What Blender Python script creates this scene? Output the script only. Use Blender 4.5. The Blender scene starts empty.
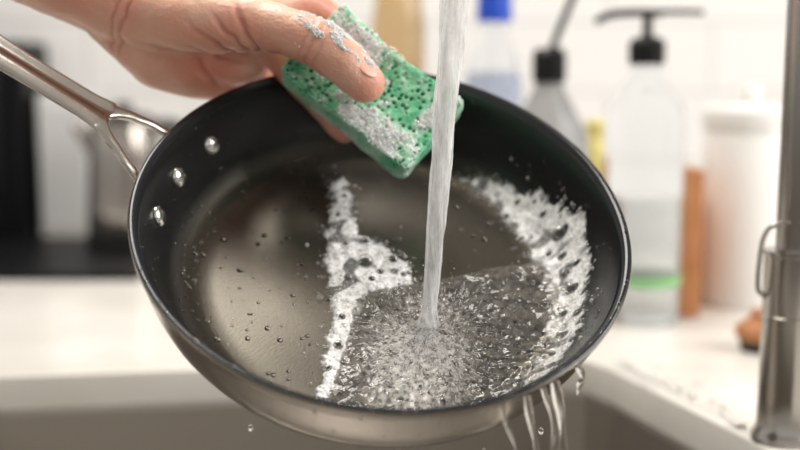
import bpy, bmesh, math, random
from mathutils import Vector, Matrix, noise
random.seed(7)
SC=bpy.context.scene
COL=SC.collection
pi=math.pi

# ---------------------------------------------------------------- materials
def newmat(name):
    m=bpy.data.materials.new(name); m.use_nodes=True
    nt=m.node_tree; nt.nodes.clear()
    out=nt.nodes.new('ShaderNodeOutputMaterial')
    return m,nt,out
def N(nt,t,**kw):
    n=nt.nodes.new(t)
    for k,v in kw.items():
        if k in n.inputs: n.inputs[k].default_value=v
        else: setattr(n,k,v)
    return n
def prin(name,col,rough=.5,metal=0.,spec=.5,trans=0.,ior=1.45,coat=0.,sss=0.,bump=None,noise_col=None,nscale=20.,aniso=0.,alpha=1.):
    m,nt,out=newmat(name)
    p=nt.nodes.new('ShaderNodeBsdfPrincipled')
    p.inputs['Base Color'].default_value=(*col,1)
    p.inputs['Roughness'].default_value=rough
    p.inputs['Metallic'].default_value=metal
    p.inputs['Specular IOR Level'].default_value=spec
    p.inputs['Transmission Weight'].default_value=trans
    p.inputs['IOR'].default_value=ior
    p.inputs['Coat Weight'].default_value=coat
    p.inputs['Anisotropic'].default_value=aniso
    p.inputs['Alpha'].default_value=alpha
    if sss:
        p.inputs['Subsurface Weight'].default_value=sss
        p.inputs['Subsurface Radius'].default_value=(.008,.003,.0015)
        p.inputs['Subsurface Scale'].default_value=1.
    tc=nt.nodes.new('ShaderNodeTexCoord')
    if noise_col:
        nz=N(nt,'ShaderNodeTexNoise',Scale=nscale,Detail=4.)
        nt.links.new(tc.outputs['Object'],nz.inputs['Vector'])
        r=nt.nodes.new('ShaderNodeValToRGB')
        r.color_ramp.elements[0].position=.35; r.color_ramp.elements[1].position=.65
        r.color_ramp.elements[0].color=(*col,1); r.color_ramp.elements[1].color=(*noise_col,1)
        nt.links.new(nz.outputs['Fac'],r.inputs['Fac'])
        nt.links.new(r.outputs['Color'],p.inputs['Base Color'])
    if bump:
        sc,st=bump
        nb=N(nt,'ShaderNodeTexNoise',Scale=sc,Detail=5.)
        nt.links.new(tc.outputs['Object'],nb.inputs['Vector'])
        b=N(nt,'ShaderNodeBump',Strength=st,Distance=.001)
        nt.links.new(nb.outputs['Fac'],b.inputs['Height'])
        nt.links.new(b.outputs['Normal'],p.inputs['Normal'])
    nt.links.new(p.outputs[0],out.inputs[0])
    return m

M_steel=prin('brushed_steel',(.50,.47,.44),.2,1.,bump=(300,.05))
M_pansteel=prin('pan_steel',(.36,.33,.30),.18,1.,bump=(260,.06))
M_chrome=prin('satin_nickel',(.42,.39,.36),.2,1.)
M_sink=prin('sink_steel',(.48,.45,.41),.38,1.,bump=(200,.08))
M_black=prin('black_plastic',(.010,.010,.011),.35,spec=.3)
M_blackm=prin('black_glass',(.006,.006,.007),.4,spec=.15)
M_white=prin('white_ceramic',(.82,.81,.79),.3)
M_grey=prin('grey_enamel',(.60,.60,.60),.35)
M_wood=prin('bamboo',(.40,.15,.05),.5,noise_col=(.50,.22,.09),nscale=30)
M_counter=prin('white_quartz',(.80,.77,.73),.22,noise_col=(.70,.67,.62),nscale=9)
M_cab=prin('cabinet_paint',(.6,.6,.58),.5)
M_bristle=prin('bristles',(.05,.04,.03),.8)
M_blue=prin('blue_plastic',(.02,.08,.55),.35)
M_label=prin('green_label',(.22,.50,.20),.5)
M_amber=prin('amber_glass',(.72,.52,.28),.15,trans=.7)
M_yellow=prin('yellow_plastic',(.72,.62,.22),.4)
M_clear=prin('clear_plastic',(.93,.95,.97),.06,trans=.92,ior=1.12)
M_liquid=prin('soap_liquid',(.80,.82,.80),.1,trans=.8,ior=1.1)
M_greyb=prin('smoked_glass',(.42,.42,.42),.2,trans=.3)
M_water=prin('water',(1,1,1),.02,trans=1.,ior=1.33)
M_nail=prin('nail',(.78,.42,.34),.25,sss=.1)
M_rivet=prin('rivet_steel',(.75,.74,.72),.18,1.)

m,nt,out=newmat('white_tiles')
tc=nt.nodes.new('ShaderNodeTexCoord'); mp=nt.nodes.new('ShaderNodeMapping'); mp.inputs['Rotation'].default_value=(pi/2,0,0)
br=N(nt,'ShaderNodeTexBrick',Scale=1.,**{'Mortar Size':.003,'Brick Width':.30,'Row Height':.10})
br.inputs['Color1'].default_value=(.74,.73,.72,1);br.inputs['Color2'].default_value=(.70,.69,.68,1);br.inputs['Mortar'].default_value=(.58,.57,.56,1)
p=N(nt,'ShaderNodeBsdfPrincipled',Roughness=.25)
nt.links.new(tc.outputs['Object'],mp.inputs[0]);nt.links.new(mp.outputs[0],br.inputs['Vector']);nt.links.new(br.outputs['Color'],p.inputs['Base Color']);nt.links.new(p.outputs[0],out.inputs[0])
M_tile=m

def nonstick():
    m,nt,out=newmat('nonstick_coating')
    tc=nt.nodes.new('ShaderNodeTexCoord')
    nz=N(nt,'ShaderNodeTexNoise',Scale=11.,Detail=7.)
    nf=N(nt,'ShaderNodeTexNoise',Scale=700.,Detail=3.)
    for a in (nz,nf): nt.links.new(tc.outputs['Object'],a.inputs['Vector'])
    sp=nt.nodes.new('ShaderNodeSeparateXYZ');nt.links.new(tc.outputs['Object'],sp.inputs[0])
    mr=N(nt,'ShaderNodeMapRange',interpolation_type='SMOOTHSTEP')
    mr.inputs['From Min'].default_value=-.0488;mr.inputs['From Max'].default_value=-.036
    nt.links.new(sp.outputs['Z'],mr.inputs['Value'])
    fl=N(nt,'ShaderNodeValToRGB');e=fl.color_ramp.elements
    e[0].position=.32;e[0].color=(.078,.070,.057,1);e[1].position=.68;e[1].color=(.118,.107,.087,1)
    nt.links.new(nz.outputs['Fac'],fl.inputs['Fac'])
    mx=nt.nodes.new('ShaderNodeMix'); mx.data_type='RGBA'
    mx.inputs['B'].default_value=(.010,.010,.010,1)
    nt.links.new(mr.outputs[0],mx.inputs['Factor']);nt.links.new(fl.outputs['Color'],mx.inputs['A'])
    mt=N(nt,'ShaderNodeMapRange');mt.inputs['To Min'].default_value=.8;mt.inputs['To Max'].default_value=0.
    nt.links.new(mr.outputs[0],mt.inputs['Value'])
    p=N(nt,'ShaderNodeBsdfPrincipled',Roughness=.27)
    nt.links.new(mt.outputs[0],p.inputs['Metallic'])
    nt.links.new(mx.outputs['Result'],p.inputs['Base Color'])
    b=N(nt,'ShaderNodeBump',Strength=.10,Distance=.0005)
    nt.links.new(nf.outputs['Fac'],b.inputs['Height']);nt.links.new(b.outputs['Normal'],p.inputs['Normal'])
    nt.links.new(p.outputs[0],out.inputs[0]); return m
M_ns=nonstick()
M_lip=prin('rim_lip_black',(.014,.015,.018),.16)

def foammat(name,white,blend,gl=.35,top=1.,trl=.45):
    m,nt,out=newmat(name)
    d=N(nt,'ShaderNodeBsdfDiffuse'); d.inputs['Color'].default_value=(.97,.97,.96,1)
    tr=N(nt,'ShaderNodeBsdfTranslucent'); tr.inputs['Color'].default_value=(.97,.97,.96,1)
    md=nt.nodes.new('ShaderNodeMixShader');md.inputs[0].default_value=trl
    nt.links.new(d.outputs[0],md.inputs[1]);nt.links.new(tr.outputs[0],md.inputs[2])
    t=nt.nodes.new('ShaderNodeBsdfTransparent'); g=N(nt,'ShaderNodeBsdfGlossy',Roughness=.03)
    lw=N(nt,'ShaderNodeLayerWeight',Blend=blend)
    m0=nt.nodes.new('ShaderNodeMixShader');m0.inputs[0].default_value=gl
    nt.links.new(md.outputs[0],m0.inputs[1]);nt.links.new(g.outputs[0],m0.inputs[2])
    mr=nt.nodes.new('ShaderNodeMapRange');mr.inputs['To Min'].default_value=white;mr.inputs['To Max'].default_value=top
    nt.links.new(lw.outputs['Facing'],mr.inputs['Value'])
    m1=nt.nodes.new('ShaderNodeMixShader')
    nt.links.new(mr.outputs[0],m1.inputs[0]);nt.links.new(t.outputs[0],m1.inputs[1]);nt.links.new(m0.outputs[0],m1.inputs[2])
    nt.links.new(m1.outputs[0],out.inputs[0]); return m
M_foam=foammat('foam_fine',.55,.5,.10)
M_bub=foammat('bubble_film',.06,.22,.5)
# dense lather on sponge / hand: near-opaque, soft white
m,nt,out=newmat('lather')
p=N(nt,'ShaderNodeBsdfPrincipled',Roughness=.35);p.inputs['Base Color'].default_value=(.95,.96,.95,1)
p.inputs['Subsurface Weight'].default_value=.6;p.inputs['Subsurface Radius'].default_value=(.003,.003,.003);p.inputs['Subsurface Scale'].default_value=1.
nt.links.new(p.outputs[0],out.inputs[0]);M_lather=m
# foam body sheet
m,nt,out=newmat('foam_body')
tc=nt.nodes.new('ShaderNodeTexCoord')
vo=N(nt,'ShaderNodeTexVoronoi',Scale=900.);nt.links.new(tc.outputs['Object'],vo.inputs['Vector'])
vo2=N(nt,'ShaderNodeTexVoronoi',Scale=380.);nt.links.new(tc.outputs['Object'],vo2.inputs['Vector'])
ad=N(nt,'ShaderNodeMath',operation='ADD');nt.links.new(vo.outputs['Distance'],ad.inputs[0]);nt.links.new(vo2.outputs['Distance'],ad.inputs[1])
b=N(nt,'ShaderNodeBump',Strength=.22,Distance=.001,invert=True);nt.links.new(ad.outputs[0],b.inputs['Height'])
p=N(nt,'ShaderNodeBsdfPrincipled',Roughness=.25);p.inputs['Base Color'].default_value=(.95,.95,.94,1)
p.inputs['Subsurface Weight'].default_value=.4;p.inputs['Subsurface Radius'].default_value=(.002,.002,.002);p.inputs['Subsurface Scale'].default_value=1.
nt.links.new(b.outputs[0],p.inputs['Normal'])
t=nt.nodes.new('ShaderNodeBsdfTransparent')
a=N(nt,'ShaderNodeAttribute',attribute_name='Col')
rr=nt.nodes.new('ShaderNodeMapRange');rr.inputs['From Min'].default_value=.15;rr.inputs['From Max'].default_value=.40;rr.inputs['To Min'].default_value=.55;rr.inputs['To Max'].default_value=1.
nt.links.new(vo2.outputs['Distance'],rr.inputs['Value'])
nz=N(nt,'ShaderNodeTexNoise',Scale=200.,Detail=2.);nt.links.new(tc.outputs['Object'],nz.inputs['Vector'])
m3=N(nt,'ShaderNodeMath',operation='SUBTRACT');nt.links.new(nz.outputs['Fac'],m3.inputs[0]);m3.inputs[1].default_value=.46
m4=N(nt,'ShaderNodeMath',operation='MULTIPLY');nt.links.new(m3.outputs[0],m4.inputs[0]);m4.inputs[1].default_value=1.4
m6=N(nt,'ShaderNodeMath',operation='ADD');nt.links.new(m4.outputs[0],m6.inputs[0]);m6.inputs[1].default_value=1.
mm=N(nt,'ShaderNodeMath',operation='MULTIPLY');nt.links.new(a.outputs['Fac'],mm.inputs[0]);nt.links.new(m6.outputs[0],mm.inputs[1]);mm.use_clamp=True
m5=N(nt,'ShaderNodeMath',operation='MULTIPLY');nt.links.new(mm.outputs[0],m5.inputs[0]);nt.links.new(rr.outputs[0],m5.inputs[1])
mx=nt.nodes.new('ShaderNodeMixShader');nt.links.new(m5.outputs[0],mx.inputs[0]);nt.links.new(t.outputs[0],mx.inputs[1]);nt.links.new(p.outputs[0],mx.inputs[2])
nt.links.new(mx.outputs[0],out.inputs[0]);M_fbody=m

def aerated(name,white,sx,sz,bs=.9,spread=.3):
    m,nt,out=newmat(name)
    tc=nt.nodes.new('ShaderNodeTexCoord');mp=nt.nodes.new('ShaderNodeMapping');mp.inputs['Scale'].default_value=(sx,sx,sz)
    nz=N(nt,'ShaderNodeTexNoise',Scale=1.,Detail=6.,Roughness=.6)
    nt.links.new(tc.outputs['Object'],mp.inputs[0]);nt.links.new(mp.outputs[0],nz.inputs['Vector'])
    g=N(nt,'ShaderNodeBsdfGlass',Roughness=.04,IOR=1.33)
    d=N(nt,'ShaderNodeBsdfPrincipled',Roughness=.1);d.inputs['Base Color'].default_value=(.97,.97,.97,1)
    tl=N(nt,'ShaderNodeBsdfTranslucent');tl.inputs[0].default_value=(.97,.97,.97,1)
    dd=nt.nodes.new('ShaderNodeMixShader');dd.inputs[0].default_value=.4;nt.links.new(d.outputs[0],dd.inputs[1]);nt.links.new(tl.outputs[0],dd.inputs[2])
    b=N(nt,'ShaderNodeBump',Strength=bs,Distance=.001)
    nt.links.new(nz.outputs['Fac'],b.inputs['Height'])
    for s in(g,d): nt.links.new(b.outputs['Normal'],s.inputs['Normal'])
    r=nt.nodes.new('ShaderNodeMapRange');r.inputs['From Min'].default_value=.35;r.inputs['From Max'].default_value=.65
    r.inputs['To Min'].default_value=max(0,white-spread);r.inputs['To Max'].default_value=min(1,white+spread)
    nt.links.new(nz.outputs['Fac'],r.inputs['Value'])
    mx=nt.nodes.new('ShaderNodeMixShader')
    nt.links.new(r.outputs[0],mx.inputs[0]);nt.links.new(g.outputs[0],mx.inputs[1]);nt.links.new(dd.outputs[0],mx.inputs[2])
    nt.links.new(mx.outputs[0],out.inputs[0]);return m
M_stream=aerated('aerated_stream',.64,380,45,.5,.36)
M_splash=aerated('splash_water',.9,600,600)

def attrmat(name,rough,sss=0.,bump=(400,.2),rad=(.008,.003,.0015)):
    m,nt,out=newmat(name)
    a=N(nt,'ShaderNodeAttribute',attribute_name='Col')
    p=N(nt,'ShaderNodeBsdfPrincipled',Roughness=rough)
    nt.links.new(a.outputs['Color'],p.inputs['Base Color'])
    if sss:
        p.inputs['Subsurface Weight'].default_value=sss;p.inputs['Subsurface Radius'].default_value=rad;p.inputs['Subsurface Scale'].default_value=1.
    tc=nt.nodes.new('ShaderNodeTexCoord')
    nb=N(nt,'ShaderNodeTexNoise',Scale=bump[0],Detail=5.);nt.links.new(tc.outputs['Object'],nb.inputs['Vector'])
    b=N(nt,'ShaderNodeBump',Strength=bump[1],Distance=.001)
    nt.links.new(nb.outputs['Fac'],b.inputs['Height']);nt.links.new(b.outputs['Normal'],p.inputs['Normal'])
    nt.links.new(p.outputs[0],out.inputs[0]);return m
M_sponge=attrmat('sponge_cellulose',.4,.1,(900,.4),(.002,.002,.002))
M_skin=attrmat('wet_skin',.30,.18,(600,.5))

# ---------------------------------------------------------------- helpers
def obj(name,me,mats=(),parent=None,mat=None,smooth=True):
    o=bpy.data.objects.new(name,me);COL.objects.link(o)
    for x in mats: me.materials.append(x)
    if mat is not None:o.matrix_world=mat
    if parent: o.parent=parent
    if smooth:
        for pl in me.polygons:pl.use_smooth=True
    return o
def empty(name,loc=(0,0,0)):
    o=bpy.data.objects.new(name,None);COL.objects.link(o);o.location=loc;o.empty_display_size=.02;return o
def lathe_data(prof,seg=64,cuts=None):
    vs=[];fs=[];mi=[]
    for k,(r,z) in enumerate(prof):
        for i in range(seg):
            a=2*pi*i/seg; vs.append((r*math.cos(a),r*math.sin(a),z))
    for k in range(len(prof)-1):
        for i in range(seg):
            j=(i+1)%seg
            fs.append((k*seg+i,k*seg+j,(k+1)*seg+j,(k+1)*seg+i)); mi.append(cuts[k] if cuts else 0)
    return vs,fs,mi
def lathe(name,prof,mats,seg=64,cuts=None,parent=None,loc=None,mat=None,sharp=35):
    vs,fs,mi=lathe_data(prof,seg,cuts)
    me=bpy.data.meshes.new(name);me.from_pydata(vs,[],fs)
    for p,i in zip(me.polygons,mi):p.material_index=i
    bm=bmesh.new();bm.from_mesh(me);bmesh.ops.remove_doubles(bm,verts=bm.verts,dist=1e-6);bmesh.ops.recalc_face_normals(bm,faces=bm.faces)
    for e in bm.edges:
        if len(e.link_faces)==2 and e.calc_face_angle(0)>math.radians(sharp): e.smooth=False
    bm.to_mesh(me);bm.free()
    o=obj(name,me,mats,parent)
    if loc: o.location=loc
    if mat is not None:o.matrix_world=mat
    return o
def box(name,lo,hi,mat,bev=.0,parent=None,seg=3):
    bm=bmesh.new();bmesh.ops.create_cube(bm,size=1)
    for v in bm.verts: v.co=Vector([(lo[i]+hi[i])/2+v.co[i]*(hi[i]-lo[i]) for i in range(3)])
    if bev: bmesh.ops.bevel(bm,geom=bm.edges[:],offset=bev,segments=seg,affect='EDGES',profile=.5)
    me=bpy.data.meshes.new(name);bm.to_mesh(me);bm.free()
    return obj(name,me,[mat],parent,smooth=False)
def curve(name,pts,rad,mat,parent=None,radii=None,cyc=False,res=6,typ='NURBS'):
    cu=bpy.data.curves.new(name,'CURVE');cu.dimensions='3D';cu.bevel_depth=rad;cu.bevel_resolution=res;cu.use_fill_caps=True;cu.resolution_u=10
    if typ=='POLY': s=cu.splines.new('POLY')
    else: s=cu.splines.new('NURBS')
    s.points.add(len(pts)-1)
    for i,p in enumerate(pts):
        s.points[i].co=(*p,1)
        if radii:s.points[i].radius=radii[i]
    if typ!='POLY': s.use_endpoint_u=True;s.order_u=4
    s.use_cyclic_u=cyc
    t=bpy.data.objects.new('tmp',cu);COL.objects.link(t)
    bpy.context.view_layer.update()
    me=bpy.data.meshes.new_from_object(t.evaluated_get(bpy.context.evaluated_depsgraph_get()));bpy.data.objects.remove(t)
    me.name=name
    return obj(name,me,[mat] if not me.materials else [],parent)
_ico={}
def ico(sub):
    if sub not in _ico:
        bm=bmesh.new();bmesh.ops.create_icosphere(bm,subdivisions=sub,radius=1)
        bm.verts.ensure_lookup_table()
        _ico[sub]=([v.co.copy() for v in bm.verts],[tuple(v.index for v in f.verts) for f in bm.faces]);bm.free()
    return _ico[sub]
def blobs(name,items,mats,sub=2,parent=None,mat=None):
    """items: (center, radius or (sx,sy,sz), rot3 or None, material index)"""
    V,F=ico(sub);vs=[];fs=[];mi=[]
    for c,r,R,k in items:
        b=len(vs);s=r if isinstance(r,(tuple,list)) else (r,r,r)
        for v in V:
            if R is None: vs.append((v.x*s[0]+c[0],v.y*s[1]+c[1],v.z*s[2]+c[2]))
            else:
                q=R@Vector((v.x*s[0],v.y*s[1],v.z*s[2]));vs.append((q.x+c[0],q.y+c[1],q.z+c[2]))
        fs+= [(a+b,d+b,e+b) for a,d,e in F]; mi+=[k]*len(F)
    me=bpy.data.meshes.new(name);me.from_pydata(vs,[],fs)
    me.polygons.foreach_set('material_index',mi)
    return obj(name,me,mats,parent,mat)
def inpoly(x,y,P):
    c=False;j=len(P)-1
    for i in range(len(P)):
        if (P[i][1]>y)!=(P[j][1]>y) and x<(P[j][0]-P[i][0])*(y-P[i][1])/(P[j][1]-P[i][1])+P[i][0]: c=not c
        j=i
    return c
def edged(x,y,P):
    best=1e9
    for i in range(len(P)):
        a=P[i];b=P[(i+1)%len(P)]
        dx=b[0]-a[0];dy=b[1]-a[1];L=dx*dx+dy*dy
        t=max(0,min(1,((x-a[0])*dx+(y-a[1])*dy)/L)) if L else 0
        best=min(best,math.hypot(x-a[0]-t*dx,y-a[1]-t*dy))
    return best

# ---------------------------------------------------------------- camera (pitched 8 deg down)
CAMZ=1.133; th=math.radians(8)
cam=bpy.data.cameras.new('camera');cam.lens=50;cam.sensor_width=36
co=bpy.data.objects.new('camera',cam);COL.objects.link(co)
co.location=(0,0,CAMZ);co.rotation_euler=(pi/2-th,0,0);SC.camera=co
cam.dof.use_dof=True;cam.dof.focus_distance=.572;cam.dof.aperture_fstop=3.1;cam.clip_start=.01

# hand/pan work frame : origin over the sink, tilted 8 deg
WX=Vector((1,0,0));WV=Vector((0,math.sin(th),math.cos(th)));WW=Vector((0,-math.cos(th),math.sin(th)))
WO=Vector((0,.5744,1.0523))
def T(u,v,w): return WO+WX*u+WV*v+WW*w       # metres
def Tm(u,v,w): return T(u/1000,v/1000,w/1000) # millimetres

# ---------------------------------------------------------------- room
box('wall_back',(-1.8,1.62,0),(1.8,1.70,2.5),M_tile)
box('floor',(-1.8,-1.5,-.05),(1.8,1.70,0),prin('floor_tiles',(.35,.32,.29),.4,noise_col=(.4,.37,.34)))

# countertop with sink cut-out
cut=[(-.70,.800),(-.304,.826),(-.166,.846),(.06,.874),(.125,.882),(.150,.874),(.164,.850),(.222,.679),(.275,.50),(.29,.33),(.27,.30),(-.70,.30)]
def slab(name,outer,holes,z0,z1,mat,bev=.0):
    cu=bpy.data.curves.new(name,'CURVE');cu.dimensions='2D';cu.fill_mode='BOTH';cu.extrude=(z1-z0)/2-bev;cu.bevel_depth=bev;cu.bevel_resolution=3;cu.offset=-bev
    for L in [outer]+holes:
        s=cu.splines.new('POLY');s.points.add(len(L)-1);s.use_cyclic_u=True
        for i,p in enumerate(L):s.points[i].co=(p[0],p[1],0,1)
    t=bpy.data.objects.new('tmp',cu);COL.objects.link(t);bpy.context.view_layer.update()
    me=bpy.data.meshes.new_from_object(t.evaluated_get(bpy.context.evaluated_depsgraph_get()));bpy.data.objects.remove(t)
    me.transform(Matrix.Translation((0,0,(z0+z1)/2)));me.name=name
    return obj(name,me,[mat],smooth=False)
slab('countertop',[(-1.3,.24),(1.3,.24),(1.3,1.62),(-1.3,1.62)],[cut],.872,.90,M_counter,.002)
def offs(P,d):
    c=Vector((sum(p[0] for p in P)/len(P),sum(p[1] for p in P)/len(P)))
    return [tuple(Vector(p)+(Vector(p)-c).normalized()*d) for p in P]
def basin():
    rings=[(offs(cut,.012),.8715),(offs(cut,.003),.8715),(offs(cut,.002),.868),(offs(cut,-.004),.72),(offs(cut,-.012),.70),(offs(cut,-.03),.692)]
    vs=[];fs=[];n=len(cut)
    for P,z in rings: vs+=[(p[0],p[1],z) for p in P]
    for k in range(len(rings)-1):
        for i in range(n):
            j=(i+1)%n;fs.append((k*n+i,k*n+j,(k+1)*n+j,(k+1)*n+i))
    fs.append(tuple(range((len(rings)-1)*n,len(rings)*n)))
    me=bpy.data.meshes.new('sink_basin');me.from_pydata(vs,[],fs)
    bm=bmesh.new();bm.from_mesh(me);bmesh.ops.recalc_face_normals(bm,faces=bm.faces)
    bm.to_mesh(me);bm.free()
    return obj('sink_basin',me,[M_sink],smooth=False)
basin()
cb=empty('base_cabinet')
box('front_panel',(-1.28,.26,0),(1.28,.28,.871),M_cab,parent=cb)
box('side_left',(-1.28,.28,0),(-1.26,1.61,.871),M_cab,parent=cb)
box('side_right',(1.26,.28,0),(1.28,1.61,.871),M_cab,parent=cb)

# ---------------------------------------------------------------- faucet
fx,fy=.2435,.680
fa=empty('kitchen_faucet',(fx,fy,.90))
lathe('faucet_body',[(0,0),(.0205,0),(.0205,.003),(.0190,.006),(.0172,.010),(.0169,.030),(.0165,.085),(.0167,.1185),(.0178,.1195),(.0178,.122),(.0110,.1225),(0,.1225)],[M_chrome],parent=fa)
lathe('collar_ring',[(.0165,.078),(.0173,.0785),(.0173,.081),(.0165,.0815)],[M_chrome],parent=fa)
sx,sy=.0345,.577
pts=[(0,0,.12),(0,0,.2),(0,0,.35),(0,0,.46),(-.01,-.005,.53),(-.06,-.03,.58),(-.12,-.06,.59),(-.175,-.085,.565),(sx-fx,sy-fy,.50),(sx-fx,sy-fy,.45),(sx-fx,sy-fy,.40),(sx-fx,sy-fy,.36)]
curve('gooseneck_spout',pts,.0104,M_chrome,fa)
lathe('spray_head',[(0,.352),(.012,.352),(.0135,.356),(.0135,.42),(.010,.44),(0,.44)],[M_chrome],parent=fa,loc=(sx-fx,sy-fy,0))
curve('lever',[(-.010,0,.092),(-.020,-.002,.093),(-.0225,-.004,.098),(-.0225,-.006,.115),(-.021,-.008,.137),(-.014,-.010,.140),(-.009,-.011,.139)],.0016,M_chrome,fa)

# ---------------------------------------------------------------- pan
Pn=Vector((.11,.728,.680)).normalized()
Pa=Vector((.988,-.156,0)); Pa=(Pa-Pn*Pa.dot(Pn)).normalized(); Pb=Pn.cross(Pa)
def uvw(v): return WX*v[0]+WV*v[1]+WW*v[2]
a_,b_,n_=uvw(Pa),uvw(Pb),uvw(Pn)
PM=Matrix(((a_.x,b_.x,n_.x,0),(a_.y,b_.y,n_.y,0),(a_.z,b_.z,n_.z,0),(0,0,0,1)))
PC=T(-.0080,.0070,0)
PM=Matrix.Translation(PC)@PM@Matrix.Scale(.995,4)
pan=bpy.data.objects.new('frying_pan',None);COL.objects.link(pan);pan.matrix_world=PM;pan.empty_display_size=.03
inner=[(0,-.050),(.03,-.050),(.06,-.050),(.088,-.050),(.096,-.0495),(.102,-.0478),(.107,-.0445),(.112,-.038),(.116,-.030),(.1195,-.020),(.1225,-.011),(.1255,-.004),(.1275,-.0010)]
def zprof(r):
    for i in range(len(inner)-1):
        if r<=inner[i+1][0]:
            t=(r-inner[i][0])/(inner[i+1][0]-inner[i][0]);return inner[i][1]*(1-t)+inner[i+1][1]*t
    return 0
outer=[(.1298,.0002),(.1310,-.0004),(.1315,-.0016),(.1313,-.0034),(.1300,-.0055),(.1288,-.010),(.1275,-.018),(.1252,-.027),(.1220,-.036),(.1170,-.0455),(.1105,-.0525),(.102,-.0565),(.092,-.0580),(.04,-.0580),(0,-.0580)]
prof=inner+outer
cuts=[]
for k in range(len(prof)-1):
    if k<len(inner)-2: cuts.append(0)
    elif k<len(inner)+1: cuts.append(1)
    else: cuts.append(2)
body=lathe('pan_body',prof,[M_ns,M_lip,M_pansteel],seg=160,cuts=cuts,sharp=80);body.parent=pan
ang=[math.radians(x) for x in (152,168,184)]
items=[]
for a in ang:
    r=.1188;z=-.0205
    nrm=Vector((-math.cos(a)*.92,-math.sin(a)*.92,.38)).normalized()
    R=nrm.to_track_quat('Z','Y').to_matrix()
    items.append(((r*math.cos(a),r*math.sin(a),z),(.0060,.0060,.0030),R,0))
blobs('rivets',items,[M_rivet],3,pan)
def handle():
    a=math.radians(168);er=Vector((math.cos(a),math.sin(a),0));tt=Vector((-math.sin(a),math.cos(a),0));zz=Vector((0,0,1))
    def interp(tab,x):
        for (x0,y0),(x1,y1) in zip(tab[:-1],tab[1:]):
            if x<=x1:
                t=(x-x0)/(x1-x0);t=t*t*(3-2*t)*.4+t*.6;return y0+(y1-y0)*t
        return tab[-1][1]
    OUT=[(-3,25),(4,23.5),(16,20),(28,15.5),(38,12),(52,10.2),(90,10),(140,12),(185,14),(194,12.5),(200,9),(203,4),(204,.5)]
    INN=[(-3,18.5),(4,17.8),(16,14.5),(28,9.3),(34,5.2),(38,0),(204,0)]
    def cl(x):
        if x<=0: return x*.8,x*.2,math.radians(30)
        X=Z=0;s=0;n=max(1,int(x/2));ds=x/n;an=0
        for i in range(n):
            f=min(1,max(0,(s-10)/34));f=f*f*(3-2*f)
            an=math.radians(38+(20-38)*f);X+=math.cos(an)*ds;Z+=math.sin(an)*ds;s+=ds
        return X,Z,an
    bm=bmesh.new()
    xs=[-3+i*1.5 for i in range(139)]
    nS=28
    for sgn in (1,-1):
        rings=[]
        for x in xs:
            o_=interp(OUT,x);i_=interp(INN,x)
            X,Z,an=cl(x);ring=[]
            c=(o_+i_)/2;hw=(o_-i_)/2;th_=2.0 if x<60 else 2.0+1.2*min(1,(x-60)/60)
            merged=i_<.05
            for k in range(nS):
                ph=2*pi*k/nS;cy=math.cos(ph);sz=math.sin(ph)
                ey_=math.copysign(abs(cy)**.55,cy);ez_=math.copysign(abs(sz)**.7,sz)
                y=c+hw*ey_
                z=th_*ez_
                if merged:
                    y=max(0,o_*ey_) if cy>0 else 0.0
                    z=th_*math.copysign(abs(sz)**.7,sz)
                z+=.9*(y/10)**2 if x>40 else 0
                y*=sgn
                wrap=-(y*y)/(2*126)*max(0,1-x/35)
                ring.append(bm.verts.new(er*((128.6+X-math.sin(an)*z+wrap)/1000)+tt*(y/1000)+zz*((-15+Z+math.cos(an)*z)/1000)))
            rings.append(ring)
        for r0,r1 in zip(rings[:-1],rings[1:]):
            for k in range(nS):
                j=(k+1)%nS;bm.faces.new((r0[k],r0[j],r1[j],r1[k]))
        bm.faces.new(rings[0]);bm.faces.new(rings[-1][::-1])
    bmesh.ops.remove_doubles(bm,verts=bm.verts,dist=2e-5)
    bmesh.ops.recalc_face_normals(bm,faces=bm.faces)
    me=bpy.data.meshes.new('handle');bm.to_mesh(me);bm.free()
    o=obj('handle',me,[M_steel]);o.parent=pan
handle()

# ------------------------------------------------ water in pan
Wp=[(-14,-18),(5,-7),(21,0),(37,7),(65,22),(93,33),(107,7),(108,-29),(92,-62),(60,-88),(25,-102),(-4,-102),(-16,-90),(-10,-52)]
IMP=(32,-31)
def wsheet():
    st=.7;vs=[];idx={};fs=[]
    for i in range(-30,170):
        for j in range(-155,56):
            x=i*st;y=j*st
            if not inpoly(x,y,Wp):continue
            r=math.hypot(x,y)
            if r>118:continue
            d=edged(x,y,Wp)+1.5*noise.noise(Vector((x*.15,y*.15,0)));f=max(0,min(1,d/6));f=math.sqrt(f)
            dx=x-IMP[0];dy=y-IMP[1];R=math.hypot(dx,dy);A=math.atan2(dy,dx)+.25*noise.noise(Vector((x*.05,y*.05,4)))
            n1=noise.noise(Vector((math.cos(A)*10,math.sin(A)*10,R*.045)))
            n2=noise.noise(Vector((x*.16,y*.16,3.)));n3=noise.noise(Vector((x*.42,y*.42,9.)))
            near=math.exp(-R/26)
            wv=math.sin(R*.42+3*n2)*math.exp(-R/45)
            h=1.6+f*(.6+1.7*n1*min(1,R/8)+1.0*n2+(.25+.9*near)*n3+.45*wv)+1.2*math.exp(-R/9)*math.sin(R*.9)
            z=zprof(r/1000)*1000+max(.15,h*f)
            idx[(i,j)]=len(vs);vs.append((x/1000,y/1000,z/1000))
    for (i,j),k in idx.items():
        if (i+1,j) in idx and (i,j+1) in idx and (i+1,j+1) in idx:
            fs.append((k,idx[(i+1,j)],idx[(i+1,j+1)],idx[(i,j+1)]))
    me=bpy.data.meshes.new('w');me.from_pydata(vs,[],fs)
    return me
m,nt,out=newmat('agitated_water')
tc=nt.nodes.new('ShaderNodeTexCoord')
vv=N(nt,'ShaderNodeVectorMath',operation='SUBTRACT');vv.inputs[1].default_value=(.030,-.060,0)
nt.links.new(tc.outputs['Object'],vv.inputs[0])
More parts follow.
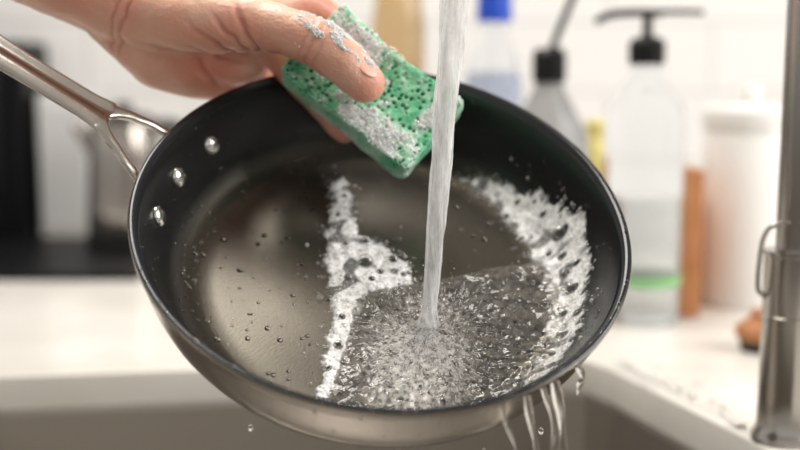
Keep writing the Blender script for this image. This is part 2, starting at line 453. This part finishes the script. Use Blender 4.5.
vs_=N(nt,'ShaderNodeVectorMath',operation='MULTIPLY');vs_.inputs[1].default_value=(1.25,.72,0);nt.links.new(vv.outputs[0],vs_.inputs[0])
vl=N(nt,'ShaderNodeVectorMath',operation='LENGTH');nt.links.new(vs_.outputs[0],vl.inputs[0])
mr=nt.nodes.new('ShaderNodeMapRange');mr.inputs['From Min'].default_value=.006;mr.inputs['From Max'].default_value=.042;mr.inputs['To Min'].default_value=1.;mr.inputs['To Max'].default_value=0.20
nt.links.new(vl.outputs['Value'],mr.inputs['Value'])
nz=N(nt,'ShaderNodeTexNoise',Scale=330.,Detail=6.,Roughness=.6);nt.links.new(tc.outputs['Object'],nz.inputs['Vector'])
mr2=nt.nodes.new('ShaderNodeMapRange');mr2.inputs['From Min'].default_value=.32;mr2.inputs['From Max'].default_value=.66
nt.links.new(nz.outputs['Fac'],mr2.inputs['Value'])
mu=N(nt,'ShaderNodeMath',operation='MULTIPLY');nt.links.new(mr.outputs[0],mu.inputs[0]);nt.links.new(mr2.outputs[0],mu.inputs[1])
t=N(nt,'ShaderNodeBsdfTransparent');gl=N(nt,'ShaderNodeBsdfGlossy',Roughness=.05)
t.inputs[0].default_value=(.97,.96,.93,1)
fr=N(nt,'ShaderNodeFresnel',IOR=1.6)
b=N(nt,'ShaderNodeBump',Strength=.15,Distance=.001);nt.links.new(nz.outputs['Fac'],b.inputs['Height'])
nt.links.new(b.outputs[0],gl.inputs['Normal']);nt.links.new(b.outputs[0],fr.inputs['Normal'])
m1=nt.nodes.new('ShaderNodeMixShader');nt.links.new(fr.outputs[0],m1.inputs[0]);nt.links.new(t.outputs[0],m1.inputs[1]);nt.links.new(gl.outputs[0],m1.inputs[2])
d=N(nt,'ShaderNodeBsdfPrincipled',Roughness=.2);d.inputs['Base Color'].default_value=(.86,.82,.76,1)
m2=nt.nodes.new('ShaderNodeMixShader');nt.links.new(mu.outputs[0],m2.inputs[0]);nt.links.new(m1.outputs[0],m2.inputs[1]);nt.links.new(d.outputs[0],m2.inputs[2])
nt.links.new(m2.outputs[0],out.inputs[0]);M_pool=m
water=bpy.data.objects.new('running_water',None);COL.objects.link(water);water.matrix_world=PM
o=obj('pool_sheet',wsheet(),[M_pool]);o.parent=water
items=[]
for k in range(2500):
    if random.random()<.86: A=random.gauss(-pi/2-.08,.42);R=abs(random.gauss(0,30))+2
    else: A=random.uniform(0,2*pi); R=abs(random.gauss(0,24))+3
    x=IMP[0]+math.cos(A)*R;y=IMP[1]+math.sin(A)*R
    if not inpoly(x,y,Wp) or math.hypot(x,y)>114: continue
    L=random.uniform(.4,1.6)*(.6+R/40);w=random.uniform(.05,.14)
    up=random.uniform(0,1.1)
    A2=A+random.gauss(0,.3)
    dv=Vector((math.cos(A2),math.sin(A2),up)).normalized()
    Rm=dv.to_track_quat('X','Z').to_matrix()
    z=zprof(math.hypot(x,y)/1000)*1000+random.uniform(1.8,7.5)
    items.append(((x/1000,y/1000,z/1000),(L/1000,w/1000,w/1000),Rm,0))
for k in range(1700):
    A=random.gauss(-pi/2,.9);R=random.uniform(1,50);h=random.expovariate(1/6.)
    x=IMP[0]+math.cos(A)*R;y=IMP[1]+math.sin(A)*R;z=-47+h
    if math.hypot(x,y)>105: continue
    items.append(((x/1000,y/1000,z/1000),random.uniform(.08,.30)/1000,None,0))
blobs('splash_drops',items,[M_splash],2,water)
def stream():
    bot=PM@Vector((IMP[0]/1000,IMP[1]/1000,-.0488));top=Vector((sx,sy,1.2525))
    n=220;seg=32;vs=[];fs=[]
    for i in range(n+1):
        t=i/n;c=bot.lerp(top,t)
        rad=.0034+.0038*min(1,(t/.72))**.8
        if t<.05: rad+=.004*(1-t/.05)**2
        for j in range(seg):
            a=2*pi*j/seg;tw=a+t*7
            rr=rad*(1+.16*noise.noise(Vector((math.cos(tw)*1.6,math.sin(tw)*1.6,t*9)))+.07*math.sin(3*tw+t*5)+.05*noise.noise(Vector((math.cos(a)*4,math.sin(a)*4,t*40))))
            vs.append((c.x+rr*math.cos(a),c.y+rr*math.sin(a),c.z))
    for i in range(n):
        for j in range(seg):
            k=(j+1)%seg;fs.append((i*seg+j,i*seg+k,(i+1)*seg+k,(i+1)*seg+j))
    fs.append(tuple(range(seg))[::-1]);fs.append(tuple(n*seg+j for j in range(seg)))
    me=bpy.data.meshes.new('s');me.from_pydata(vs,[],fs)
    o=obj('falling_stream',me,[M_stream]);o.parent=water;o.matrix_parent_inverse=PM.inverted()
stream()
def drip(theta,L,r0,name):
    s=PM@Vector((.1310*math.cos(theta),.1310*math.sin(theta),-.004))
    pts=[];rad=[]
    n=8
    for i in range(n):
        t=i/(n-1);pts.append((s.x+.002*math.sin(t*5+theta*9)+.003*t,s.y,s.z-L*t));rad.append((1.2-.7*t+.35*math.sin(t*14+theta))*(1 if i<n-1 else .5))
    c=curve(name,pts,r0,M_water,None,rad);c.parent=water;c.matrix_parent_inverse=PM.inverted()
for k,(t_,L,r0) in enumerate([(-45,.060,.0022),(-48,.035,.0011),(-52,.050,.0016),(-39,.014,.0016),(-58,.025,.0010)]):
    drip(math.radians(t_),L,r0,'drip_%d'%(k+1))
items=[]
for k in range(45):
    a=math.radians(random.uniform(-125,-35));s=PM@Vector((.12*math.cos(a),.12*math.sin(a),-.05))
    r=random.choice([.0005,.0007,.001,.0014])
    items.append(((s.x+random.gauss(0,.004),s.y+random.gauss(0,.008),s.z-random.uniform(.003,.05)),(r,r,r*1.3),None,0))
o=blobs('falling_drops',items,[M_water],2);o.parent=water;o.matrix_parent_inverse=PM.inverted()

# ------------------------------------------------ foam in pan
FA=[(-36,72),(-30,80),(-25,74),(-21,52),(-13,32),(2,26),(18,13),(23,-1),(10,-8),(-2,-13),(-6,-37),(-8,-58),(-12,-90),(-19,-90),(-18,-63),(-19,-40),(-24,-13),(-31,12),(-32,36)]
FB=[(40,93),(55,92),(80,79),(99,62),(111,44),(116,17),(114,-13),(107,-40),(96,-60),(86,-72),(82,-60),(93,-40),(98,-10),(95,14),(87,38),(72,62),(53,84)]
BIG=[(-7,9,5.0),(-15,-5,2.9),(8,15,3),(101,46,4.6),(108,6,4.0),(-13,-54,3.0),(-9,27,2.8),(103,-28,3.2),(-2,-3,2.2),(2,4,2.2),(103,32,2.8),(104,19,2.4),(104,-10,2.9),(-14,-34,2.2),(-16,-70,2.2),(91,62,2.2),(15,4,2.1),(98,-42,2.2),(-20,22,2.2),(110,22,2.2),(96,36,2.0),(-28,45,1.9),(76,74,2.0)]
for k in range(95):
    P=random.choice([FA,FB,FB]);i=random.randrange(len(P));a=P[i];b2=P[(i+1)%len(P)];t=random.random()
    x=a[0]*(1-t)+b2[0]*t+random.gauss(0,2.5);y=a[1]*(1-t)+b2[1]*t+random.gauss(0,2.5);r=random.uniform(.9,1.9)
    if math.hypot(x,y)>119: continue
    if any(math.hypot(x-q[0],y-q[1])<r+q[2] for q in BIG): continue
    BIG.append((x,y,r))
def fsd(x,y,P):
    d=edged(x,y,P)*(1 if inpoly(x,y,P) else -1)
    return d+3.2*noise.noise(Vector((x*.12,y*.12,1)))+1.6*noise.noise(Vector((x*.4,y*.4,5)))
def fh(x,y,d):
    return max(0,min(1,d/4.5))**.6*(1.6+1.1*noise.noise(Vector((x*.2,y*.2,8))))+.25*noise.noise(Vector((x*.9,y*.9,2)))
def hole(x,y): return noise.noise(Vector((x*.10,y*.10,22)))
def fsheet(P):
    st=.5;vs=[];al=[];idx={};fs=[]
    x0=int(min(p[0] for p in P)/st)-8;x1=int(max(p[0] for p in P)/st)+8;y0=int(min(p[1] for p in P)/st)-8;y1=int(max(p[1] for p in P)/st)+8
    for i in range(x0,x1):
        for j in range(y0,y1):
            x=i*st;y=j*st;R=math.hypot(x,y)
            if R>124:continue
            d=fsd(x,y,P)
            if d<-.6:continue
            h=hole(x,y);al_=max(0,min(1,.2+d*.45))*(1 if h>-.18 else max(.15,1+(h+.18)*6))
            for bx,by,brr in BIG:
                if abs(x-bx)<brr and abs(y-by)<brr:
                    q=math.hypot(x-bx,y-by)/brr
                    if q<1: al_*=max(0,min(1,(q-.72)/.22))
            idx[(i,j)]=len(vs);vs.append((x/1000,y/1000,zprof(R/1000)+max(.0001,fh(x,y,d)*.001)));al.append(al_)
    for (i,j),k in idx.items():
        if (i+1,j) in idx and (i,j+1) in idx and (i+1,j+1) in idx:
            fs.append((k,idx[(i+1,j)],idx[(i+1,j+1)],idx[(i,j+1)]))
    me=bpy.data.meshes.new('f');me.from_pydata(vs,[],fs)
    ca=me.color_attributes.new('Col','FLOAT_COLOR','POINT')
    for i,c in enumerate(al): ca.data[i].color=(c,c,c,1)
    return me
soap=bpy.data.objects.new('soap_foam',None);COL.objects.link(soap);soap.matrix_world=PM
for k,P in enumerate((FA,FB)):
    o=obj('foam_sheet_%d'%(k+1),fsheet(P),[M_fbody]);o.parent=soap
items=[]
def foam(P,n,rmin,rmax):
    x0=min(p[0] for p in P);x1=max(p[0] for p in P);y0=min(p[1] for p in P);y1=max(p[1] for p in P)
    c=0
    while c<n:
        x=random.uniform(x0-3,x1+3);y=random.uniform(y0-3,y1+3)
        d=fsd(x,y,P)+.9
        if d<0: continue
        c+=1
        if any(math.hypot(x-q[0],y-q[1])<q[2]*.9 for q in BIG): continue
        r=rmin+(rmax-rmin)*random.random()**2.0
        R=min(math.hypot(x,y),124)
        z=zprof(R/1000)*1000+max(0,fh(x,y,d-.6))*.9+random.uniform(-.15,.1)
        items.append(((x/1000,y/1000,z/1000),r/1000,None,0 if r<.5 else 1))
foam(FA,1000,.3,1.5);foam(FB,1350,.3,1.5)
for k in range(330):
    P=random.choice([FA,FB]);q=random.choice(P);x=q[0]+random.gauss(0,6);y=q[1]+random.gauss(0,6)
    R=math.hypot(x,y)
    if R>122: continue
    r=random.uniform(.3,1.2)
    items.append(((x/1000,y/1000,zprof(R/1000)+r*.0004),r/1000,None,random.choice([0,1,1])))
blobs('fine_foam',items,[M_foam,M_bub],3,soap)
items=[]
for x,y,r in BIG:
    R=math.hypot(x,y);items.append(((x/1000,y/1000,zprof(R/1000)+r*.0004+.0006),(r*.95/1000,r*.95/1000,r*.8/1000),None,0))
blobs('large_bubbles',items,[M_bub],4,soap)
items=[]
for k in range(850):
    A=random.uniform(0,2*pi);R=random.choice([random.uniform(20,122),random.uniform(95,125)])
    x=R*math.cos(A);y=R*math.sin(A)
    r=random.choice([.4,.5,.7,.9,1.3])*random.uniform(.8,1.35)
    if k<9: x,y=[(-65,104),(-84,76),(-100,54),(-88,11),(-75,-62),(-36,82),(61,59),(-70,-77),(-53,70)][k];r=2.0;R=math.hypot(x,y)
    sl=(zprof((R+1)/1000)-zprof((R-1)/1000))*500
    nr=Vector((-sl*x/R,-sl*y/R,1)).normalized()
    items.append(((x/1000,y/1000,zprof(R/1000)),(r/1000,r/1000,r*.6/1000),nr.to_track_quat('Z','Y').to_matrix(),0))
for k in range(110):   # beads on the rim and outer wall
    A=random.uniform(-2.6,1.2);r=random.uniform(.4,1.1)
    if k%2: items.append(((.1295*math.cos(A),.1295*math.sin(A),.0002),(r/1000,r/1000,r*.6/1000),None,0))
    else:
        zz_=random.uniform(-.034,-.008);rr_=.1292+(zz_+.008)*.28;items.append(((rr_*math.cos(A),rr_*math.sin(A),zz_),(r/1000,r/1000,r/1000),None,0))
blobs('pan_droplets',items,[M_water],3,water)

# ---------------------------------------------------------------- sponge
SA=Vector((-.0374,.1320,-.060));SB=Vector((.034,.0735,-.050));SD=Vector((-.062,.0845,-.045))
ex=(SB-SA).normalized();ey=(SA-SD);ey=(ey-ex*ey.dot(ex)).normalized();ez=ex.cross(ey)
LX,LY,LZ=.092,.055,.024
ctr=(SB+SD)/2-ez*LZ/2+Vector((-.0015,-.0015,0))
THT=Vector((-.021,.079,-.034))
def lath(x,y):
    # lather amount over the sponge face (mm coords)
    v=1.1*math.exp(-((x+24)/16)**2-((y-12)/14)**2)+1.0*math.exp(-((x-16)/24)**2-((y+18)/9)**2)+.6*math.exp(-((x-38)/7)**2-((y-8)/12)**2)
    return v+.55*noise.noise(Vector((x*.13,y*.13,4)))+.35*noise.noise(Vector((x*.4,y*.4,8)))-.22
def surf(x,y): return 12+5.5*(x/46)**2+3*(y/27)**2-2
def sponge():
    bm=bmesh.new()
    def grid(nx,ny,f):
        vv=[[bm.verts.new(f(i/nx,j/ny)) for j in range(ny+1)] for i in range(nx+1)]
        for i in range(nx):
            for j in range(ny): bm.faces.new((vv[i][j],vv[i+1][j],vv[i+1][j+1],vv[i][j+1]))
    nx,ny,nz=150,88,40
    X,Y,Z=LX/2,LY/2,LZ/2
    for s in(-1,1):
        grid(nx,ny,lambda a,b:(X*(2*a-1),Y*(2*b-1),Z*s))
        grid(nx,nz,lambda a,b:(X*(2*a-1),Y*s,Z*(2*b-1)))
        grid(ny,nz,lambda a,b:(X*s,Y*(2*a-1),Z*(2*b-1)))
    bmesh.ops.remove_doubles(bm,verts=bm.verts,dist=1e-5);bmesh.ops.recalc_face_normals(bm,faces=bm.faces)
    me=bpy.data.meshes.new('s');bm.to_mesh(me);bm.free()
    cols=[]
    nrm=[v.normal.copy() for v in me.vertices]
    thl=THT-ctr;tl=Vector((thl.dot(ex),thl.dot(ey),0))
    for v,nn in zip(me.vertices,nrm):
        p=v.co.copy();mm=p*1000
        rr=.004
        q=Vector((max(-X+rr,min(X-rr,p.x)),max(-Y+rr,min(Y-rr,p.y)),max(-Z+rr,min(Z-rr,p.z))))
        dlt=p-q
        if dlt.length>rr: p=q+dlt.normalized()*rr
        d1=noise.voronoi(mm*.30)[0][0];d2=noise.voronoi(mm*.70+Vector((9,9,9)))[0][0]
        big=max(0,1-d1/.40);sm=max(0,1-d2/.36)
        gate=1 if noise.noise(mm*.13+Vector((4,0,0)))>-.3 else .4
        hole_=min(1,big*1.7*gate);h2=min(1,sm*1.3)
        p-=nn*(.0028*min(1,hole_)+.0008*h2)
        p+=nn*.0008*noise.noise(mm*.15)
        d=(Vector((p.x,p.y,0))-tl-Vector((-.012,.01,0))).length
        if p.z>0:p.z-=.004*math.exp(-(d/.016)**2)
        p.z+=.010*(p.x/X)**2*.55+.003*(p.y/Y)**2 -.002
        p.y*=1-.06*math.exp(-(p.x/.02)**2)
        g1=Vector((.05,.40,.18));g2=Vector((.26,.66,.40));dk=Vector((.004,.10,.04));wh=Vector((.88,.94,.90))
        t=.55+.9*noise.noise(mm*.09);t=max(0,min(1,t));c=g1.lerp(g2,t)
        fo=.3+noise.noise(mm*.07+Vector((2,5,1)))*.8
        if nn.z>.5: fo=lath(mm.x,mm.y)*1.5+.3
        fo=max(0,min(1,fo));c=c.lerp(wh,fo*.88)
        c=c.lerp(dk,min(1,max(hole_*1.4,h2*.8))*(1-.5*fo))
        cols.append(c);
        v.co=p
    ca=me.color_attributes.new('Col','FLOAT_COLOR','POINT')
    for i,c in enumerate(cols): ca.data[i].color=(c.x,c.y,c.z,1)
    return me
sex,sey,sez=uvw(ex),uvw(ey),uvw(ez);sc=T(*ctr)
SM=Matrix(((sex.x,sey.x,sez.x,sc.x),(sex.y,sey.y,sez.y,sc.y),(sex.z,sey.z,sez.z,sc.z),(0,0,0,1)))
spo=bpy.data.objects.new('kitchen_sponge',None);COL.objects.link(spo);spo.matrix_world=SM
o=obj('sponge_body',sponge(),[M_sponge]);o.parent=spo

# ---------------------------------------------------------------- hand
chains={
 'forearm':[((-420,250,-62),38),((-300,198,-60),34),((-218,158,-58),29),((-163,130,-57),24)],
 'forearm2':[((-300,198,-75),30),((-218,156,-72),25),((-163,127,-68),21)],
 'wrist':[((-163,130,-57),24),((-135,118,-55),22),((-110,114,-56),18)],
 'heel':[((-163,122,-68),21),((-140,99,-74),20),((-122,90,-82),15)],
 'palm1':[((-150,124,-64),20),((-110,118,-68),18),((-87,124,-67),13.5)],
 'palm2':[((-145,118,-66),20),((-110,110,-70),19),((-82,110,-70),13)],
 'palm3':[((-140,107,-72),20),((-112,99,-78),17),((-92,97,-82),14)],
 'palm4':[((-140,99,-76),18),((-120,89,-84),14),((-106,87,-90),12)],
 'thenar':[((-152,124,-54),20),((-126,117,-48),20),((-102,114,-44),18),((-81,112,-40),15.5)],
 'thumb':[((-81,112,-40),15.2),((-62,107,-35),13.4),((-45,100,-31),13.6),((-31,89,-31),12.8),((-19,78,-33),11)],
 'index':[((-87,124,-67),11.5),((-71,131,-77),10),((-57,133,-86),9.6),((-44,128,-94),8.6),((-33,121,-98),8.6),((-21,106,-97),7.6)],
 'middle':[((-82,110,-70),11.5),((-69,97,-74),10.2),((-59,86,-80),9.8),((-50,76,-81),9),((-42,67,-80),8.8),((-33,56,-76),8)],
 'ring':[((-92,102,-84),11),((-76,106,-97),9.4),((-61,112,-108),9),((-46,110,-108),8),((-34,105,-104),7.4)],
 'pinky':[((-106,88,-90),10.5),((-92,88,-103),9.6),((-82,90,-114),9.2),((-94,85,-122),8),((-108,84,-122),7)],
}
items=[]
for nm,ch in chains.items():
    for (p0,r0),(p1,r1) in zip(ch[:-1],ch[1:]):
        a=Vector(p0);b3=Vector(p1);L=(b3-a).length;n=max(2,int(L/(min(r0,r1)*.14)))
        for i in range(n+1):
            t=i/n;r=r0+(r1-r0)*t;c=a.lerp(b3,t);items.append((Tm(*c),r/1000,None,0))
tmp=blobs('tmp_hand',items,[M_skin],3)
md=tmp.modifiers.new('r','REMESH');md.mode='VOXEL';md.voxel_size=.0012;md.use_smooth_shade=True
md=tmp.modifiers.new('s','SMOOTH');md.factor=.6;md.iterations=9
bpy.context.view_layer.update()
me=bpy.data.meshes.new_from_object(tmp.evaluated_get(bpy.context.evaluated_depsgraph_get()));bpy.data.objects.remove(tmp)
me.name='hand'
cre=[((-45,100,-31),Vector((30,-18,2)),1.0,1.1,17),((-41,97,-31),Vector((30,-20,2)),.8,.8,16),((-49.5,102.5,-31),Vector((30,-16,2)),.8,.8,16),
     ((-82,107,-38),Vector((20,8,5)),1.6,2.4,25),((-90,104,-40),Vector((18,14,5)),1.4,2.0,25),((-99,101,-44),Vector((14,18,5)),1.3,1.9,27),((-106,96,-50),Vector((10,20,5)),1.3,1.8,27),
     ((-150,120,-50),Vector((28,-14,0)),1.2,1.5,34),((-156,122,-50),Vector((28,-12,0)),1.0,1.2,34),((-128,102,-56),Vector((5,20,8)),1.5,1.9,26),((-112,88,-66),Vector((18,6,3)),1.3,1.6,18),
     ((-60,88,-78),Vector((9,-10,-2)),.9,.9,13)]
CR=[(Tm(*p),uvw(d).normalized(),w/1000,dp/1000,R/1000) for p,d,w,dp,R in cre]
tips=[Tm(*p) for p in [(-19,78,-33),(-33,57,-76),(-45,97,-33),(-59,87,-80),(-94,90,-110),(-106,91,-86),(-88,104,-50),(-98,96,-60),(-118,92,-60)]]
nr=[v.normal.copy() for v in me.vertices];cols=[]
for v,n in zip(me.vertices,nr):
    p=v.co.copy();dd=0;crs=0
    for c,d,w,dp,R in CR:
        q=p-c;l=q.length
        if l<R:
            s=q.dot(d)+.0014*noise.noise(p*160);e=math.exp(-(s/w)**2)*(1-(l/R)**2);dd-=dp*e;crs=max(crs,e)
    mm=p*1000
    dd+=.0007*noise.noise(mm*.10)+.0002*noise.noise(mm*.45)
    v.co=p+n*dd
    base=Vector((.76,.43,.31));red=Vector((.70,.24,.17));pale=Vector((.86,.60,.47))
    t=.28+.75*noise.noise(mm*.035);c=base.lerp(red,max(0,min(.75,t)))
    c=c.lerp(pale,max(0,min(.6,.7*noise.noise(mm*.05+Vector((7,7,7)))+.15)))
    rt=sum(math.exp(-((p-q).length/.013)**2) for q in tips);c=c.lerp(Vector((.74,.22,.16)),min(.6,rt*.5))
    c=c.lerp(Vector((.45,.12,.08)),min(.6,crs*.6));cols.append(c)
ca=me.color_attributes.new('Col','FLOAT_COLOR','POINT')
for i,c in enumerate(cols): ca.data[i].color=(c.x,c.y,c.z,1)
hand=empty('human_hand',Tm(-110,112,-60))
HM=Matrix.Translation(hand.location)
o=obj('hand_and_forearm',me,[M_skin] if not me.materials else []);o.parent=hand;o.matrix_parent_inverse=HM.inverted()
td=uvw(Vector((23,-21,-2))).normalized();tn=uvw(Vector((.45,.55,.75)));tn=(tn-td*tn.dot(td)).normalized();ts=tn.cross(td)
R=Matrix(((td.x,ts.x,tn.x),(td.y,ts.y,tn.y),(td.z,ts.z,tn.z)))
nc=Tm(-22.5,81,-32.5)+tn*.0104
o=blobs('thumbnail',[(tuple(nc),(.0072,.0060,.0011),R,0)],[M_nail],4);o.parent=hand;o.matrix_parent_inverse=HM.inverted()

items=[]
for k in range(9000):
    x=random.uniform(-45,45);y=random.uniform(-26.5,26.5);L=lath(x,y)
    if L<.02+random.random()*.3: continue
    r=random.uniform(.25,.7)
    z=surf(x,y)+random.uniform(-.6,.3+min(2.2,L*1.8))
    items.append(((x/1000,y/1000,z/1000),r/1000,None,0))
for k in range(220):
    x=random.uniform(-43,43);y=random.uniform(-25,25)
    if lath(x,y)<0: continue
    r=random.uniform(.8,1.8);items.append(((x/1000,y/1000,(surf(x,y)+1.2)/1000),r/1000,None,1))
fo=blobs('sponge_suds',items,[M_lather,M_bub],2,spo)
# suds on the thumb, following its real joint line
TC=[((-62,107,-35),13.4),((-45,100,-31),13.6),((-31,89,-31),12.8),((-19,78,-33),11)]
items=[]
for k in range(6000):
    t=random.random()*2.999;i=int(t);f=t-i
    a=Vector(TC[i][0]).lerp(Vector(TC[i+1][0]),f);r=TC[i][1]*(1-f)+TC[i+1][1]*f
    ph=random.gauss(.75,.5)
    side=Vector((.60,.78,.15)).normalized()
    dirv=(side*math.cos(ph)+Vector((0,0,1))*math.sin(ph)).normalized()
    tt_=t/3
    nn_=noise.noise(Vector((tt_*5,ph*2.2,3)))+.4*noise.noise(Vector((tt_*15,ph*6,6)))+.35*(.75-ph)+.05
    if nn_<.0: continue
    c=a+dirv*(r-.5+random.uniform(-.2,.3+min(1.0,nn_*2.2)))
    items.append((tuple(Tm(*c)),random.uniform(.2,.6)/1000*(1 if random.random()<.97 else 2),None,0))
o=blobs('hand_suds',items,[M_lather],2);o.parent=hand;o.matrix_parent_inverse=HM.inverted()

# ---------------------------------------------------------------- background objects
Z=.9005
d=empty('soap_dispenser',(.2240,1.02,Z))
lathe('bottle',[(0,0),(.034,0),(.0365,.004),(.0365,.185),(.034,.200),(.023,.215),(.014,.226),(.013,.238),(0,.238)],[M_clear],parent=d)
lathe('liquid',[(0,.003),(.034,.003),(.034,.115),(0,.115)],[M_liquid],parent=d)
lathe('label',[(.0368,.036),(.0371,.037),(.0371,.044),(.0368,.045)],[M_label],parent=d)
lathe('pump_collar',[(0,.236),(.0155,.236),(.0165,.239),(.0165,.256),(.013,.260),(.006,.262),(.0045,.264),(.0045,.280),(0,.280)],[M_black],parent=d)
curve('pump_nozzle',[(.012,0,.282),(0,0,.283),(-.02,0,.283),(-.04,0,.281),(-.047,0,.274)],.0035,M_black,d)
curve('pump_top',[(-.004,0,.283),(.02,0,.284),(.05,0,.283)],.0025,M_black,d)
d=empty('oil_bottle',(.141,1.06,Z))
lathe('bottle',[(0,0),(.036,0),(.039,.004),(.040,.150),(.037,.172),(.022,.200),(.014,.215),(.013,.223),(0,.223)],[M_greyb],parent=d)
lathe('cap',[(0,.220),(.0155,.220),(.016,.223),(.016,.247),(.012,.252),(0,.252)],[M_black],parent=d)
curve('pour_spout',[(0,0,.245),(.006,0,.263),(.016,0,.286),(.03,0,.322)],.0035,M_black,d)
d=empty('dish_soap_bottle',(.097,1.16,Z))
lathe('bottle',[(0,0),(.027,0),(.030,.004),(.030,.215),(.026,.245),(.014,.268),(.013,.283),(0,.283)],[M_clear],parent=d)
lathe('liquid',[(0,.003),(.027,.003),(.027,.23),(0,.23)],[prin('pale_blue_soap',(.62,.68,.82),.1,trans=.5,ior=1.2)],parent=d)
lathe('cap',[(0,.28),(.018,.28),(.0185,.284),(.0175,.312),(.015,.315),(0,.315)],[M_blue],parent=d)
d=empty('vinegar_bottle',(-.002,1.22,Z))
lathe('bottle',[(0,0),(.026,0),(.029,.004),(.029,.28),(.024,.315),(.012,.34),(.011,.35),(0,.35)],[M_amber],parent=d)
lathe('cap',[(0,.345),(.0135,.345),(.0135,.37),(0,.37)],[M_white],parent=d)
d=empty('lemon_cleaner_bottle',(.196,1.11,Z))
lathe('bottle',[(0,0),(.02,0),(.022,.004),(.022,.13),(.017,.155),(.010,.165),(0,.165)],[M_yellow],parent=d)
lathe('cap',[(0,.163),(.0115,.163),(.0115,.18),(.009,.183),(0,.183)],[M_yellow],parent=d)
bd=empty('cutting_board',(.2722,1.025,Z))
b=box('board',(-.0105,0,0),(.0105,.13,.140),M_wood,.003,bd)
d=empty('storage_canister',(.345,1.10,Z))
lathe('jar',[(0,0),(.042,0),(.044,.004),(.044,.17),(.042,.175),(0,.175)],[M_white],parent=d)
lathe('lid',[(0,.175),(.045,.175),(.046,.178),(.046,.192),(.042,.196),(.008,.197),(.008,.205),(.010,.210),(.008,.216),(0,.217)],[M_white],parent=d)
d=empty('scrub_brush',(.300,.905,Z))
lathe('brush_head',[(0,.010),(.018,.010),(.020,.013),(.020,.019),(.014,.024),(.008,.028),(.009,.032),(.006,.035),(0,.036)],[M_wood],parent=d)
lathe('bristle_tuft',[(0,0),(.015,0),(.017,.010),(0,.011)],[M_bristle],parent=d)
box('cooktop',(-.95,1.21,.9005),(-.290,1.49,.908),M_blackm,.002)
d=empty('electric_kettle',(-.352,1.42,.9085))
lathe('kettle_body',[(0,.003),(.046,.003),(.050,.012),(.049,.05),(.045,.12),(.042,.150),(.038,.158),(0,.160)],[M_chrome],parent=d)
lathe('kettle_base',[(0,0),(.052,0),(.052,.012),(.047,.014),(0,.014)],[M_black],parent=d)
lathe('kettle_lid',[(0,.158),(.038,.158),(.036,.166),(.012,.170),(.010,.182),(0,.184)],[M_black],parent=d)
curve('kettle_handle',[(.038,0,.150),(.070,0,.160),(.082,0,.130),(.080,0,.07),(.068,0,.03),(.047,0,.035)],.009,M_black,d)
curve('kettle_spout',[(-.040,0,.120),(-.052,0,.140),(-.060,0,.155)],.008,M_chrome,d)
d=empty('microwave_oven',(0,0,0))
box('oven_case',(-1.05,1.50,.9005),(-.505,1.615,1.17),M_blackm,.006,d)
box('oven_door',(-1.03,1.492,.915),(-.53,1.501,1.15),M_blackm,.003,d)
curve('oven_handle',[(-.54,1.494,.96),(-.54,1.482,.965),(-.54,1.482,1.12),(-.54,1.494,1.125)],.004,M_black,d)
d=empty('bread_bin',(0,0,0))
box('bin_body',(-.497,1.52,.9005),(-.425,1.615,1.10),M_grey,.008,d)
box('bin_door',(-.492,1.514,.915),(-.430,1.521,1.085),M_grey,.003,d)
items=[]
for k in range(260):
    t=random.random();x=.165+.06*t+random.expovariate(1/.012)+.004;y=.86-.18*t+random.gauss(0,.01)
    if math.hypot(x-fx,y-fy)<.024: continue
    r=random.choice([.001,.0015,.002,.003])*random.uniform(.7,1.2)
    items.append(((x,y,.9002),(r,r,r*.4),None,0))
blobs('counter_droplets',items,[M_water],2)

# ---------------------------------------------------------------- light
w=bpy.data.worlds.new('world');SC.world=w;w.use_nodes=True;nt=w.node_tree;nt.nodes.clear()
out=nt.nodes.new('ShaderNodeOutputWorld');bg=nt.nodes.new('ShaderNodeBackground');tc=nt.nodes.new('ShaderNodeTexCoord')
sp=nt.nodes.new('ShaderNodeSeparateXYZ');nt.links.new(tc.outputs['Generated'],sp.inputs[0])
mr=nt.nodes.new('ShaderNodeMapRange');mr.inputs['From Min'].default_value=-1;mr.inputs['From Max'].default_value=1
nt.links.new(sp.outputs['Z'],mr.inputs['Value'])
rp=nt.nodes.new('ShaderNodeValToRGB');e=rp.color_ramp.elements
e[0].position=.25;e[0].color=(.20,.17,.14,1);e[1].position=1;e[1].color=(.66,.60,.51,1)
x=e.new(.46);x.color=(.24,.21,.18,1);x=e.new(.56);x.color=(1.0,.97,.93,1);x=e.new(.66);x.color=(.95,.92,.88,1);x=e.new(.8);x.color=(.52,.48,.42,1)
nt.links.new(mr.outputs[0],rp.inputs['Fac']);nt.links.new(rp.outputs[0],bg.inputs[0]);bg.inputs['Strength'].default_value=.72
nt.links.new(bg.outputs[0],out.inputs[0])
def area(name,loc,tgt,size,e,col=(1,1,1),sy_=None):
    l=bpy.data.lights.new(name,'AREA');l.energy=e;l.size=size;l.color=col
    if sy_: l.shape='RECTANGLE';l.size_y=sy_
    o=bpy.data.objects.new(name,l);COL.objects.link(o);o.location=loc
    o.rotation_euler=(Vector(tgt)-Vector(loc)).to_track_quat('-Z','Y').to_euler()
area('window_light',(1.6,.3,1.9),(0,.7,1.0),1.0,33,(1,.975,.94),1.2)
area('ceiling_light',(-.3,.9,2.3),(0,.8,.9),.7,18,(1,.96,.90))
SC.view_settings.view_transform='Standard'
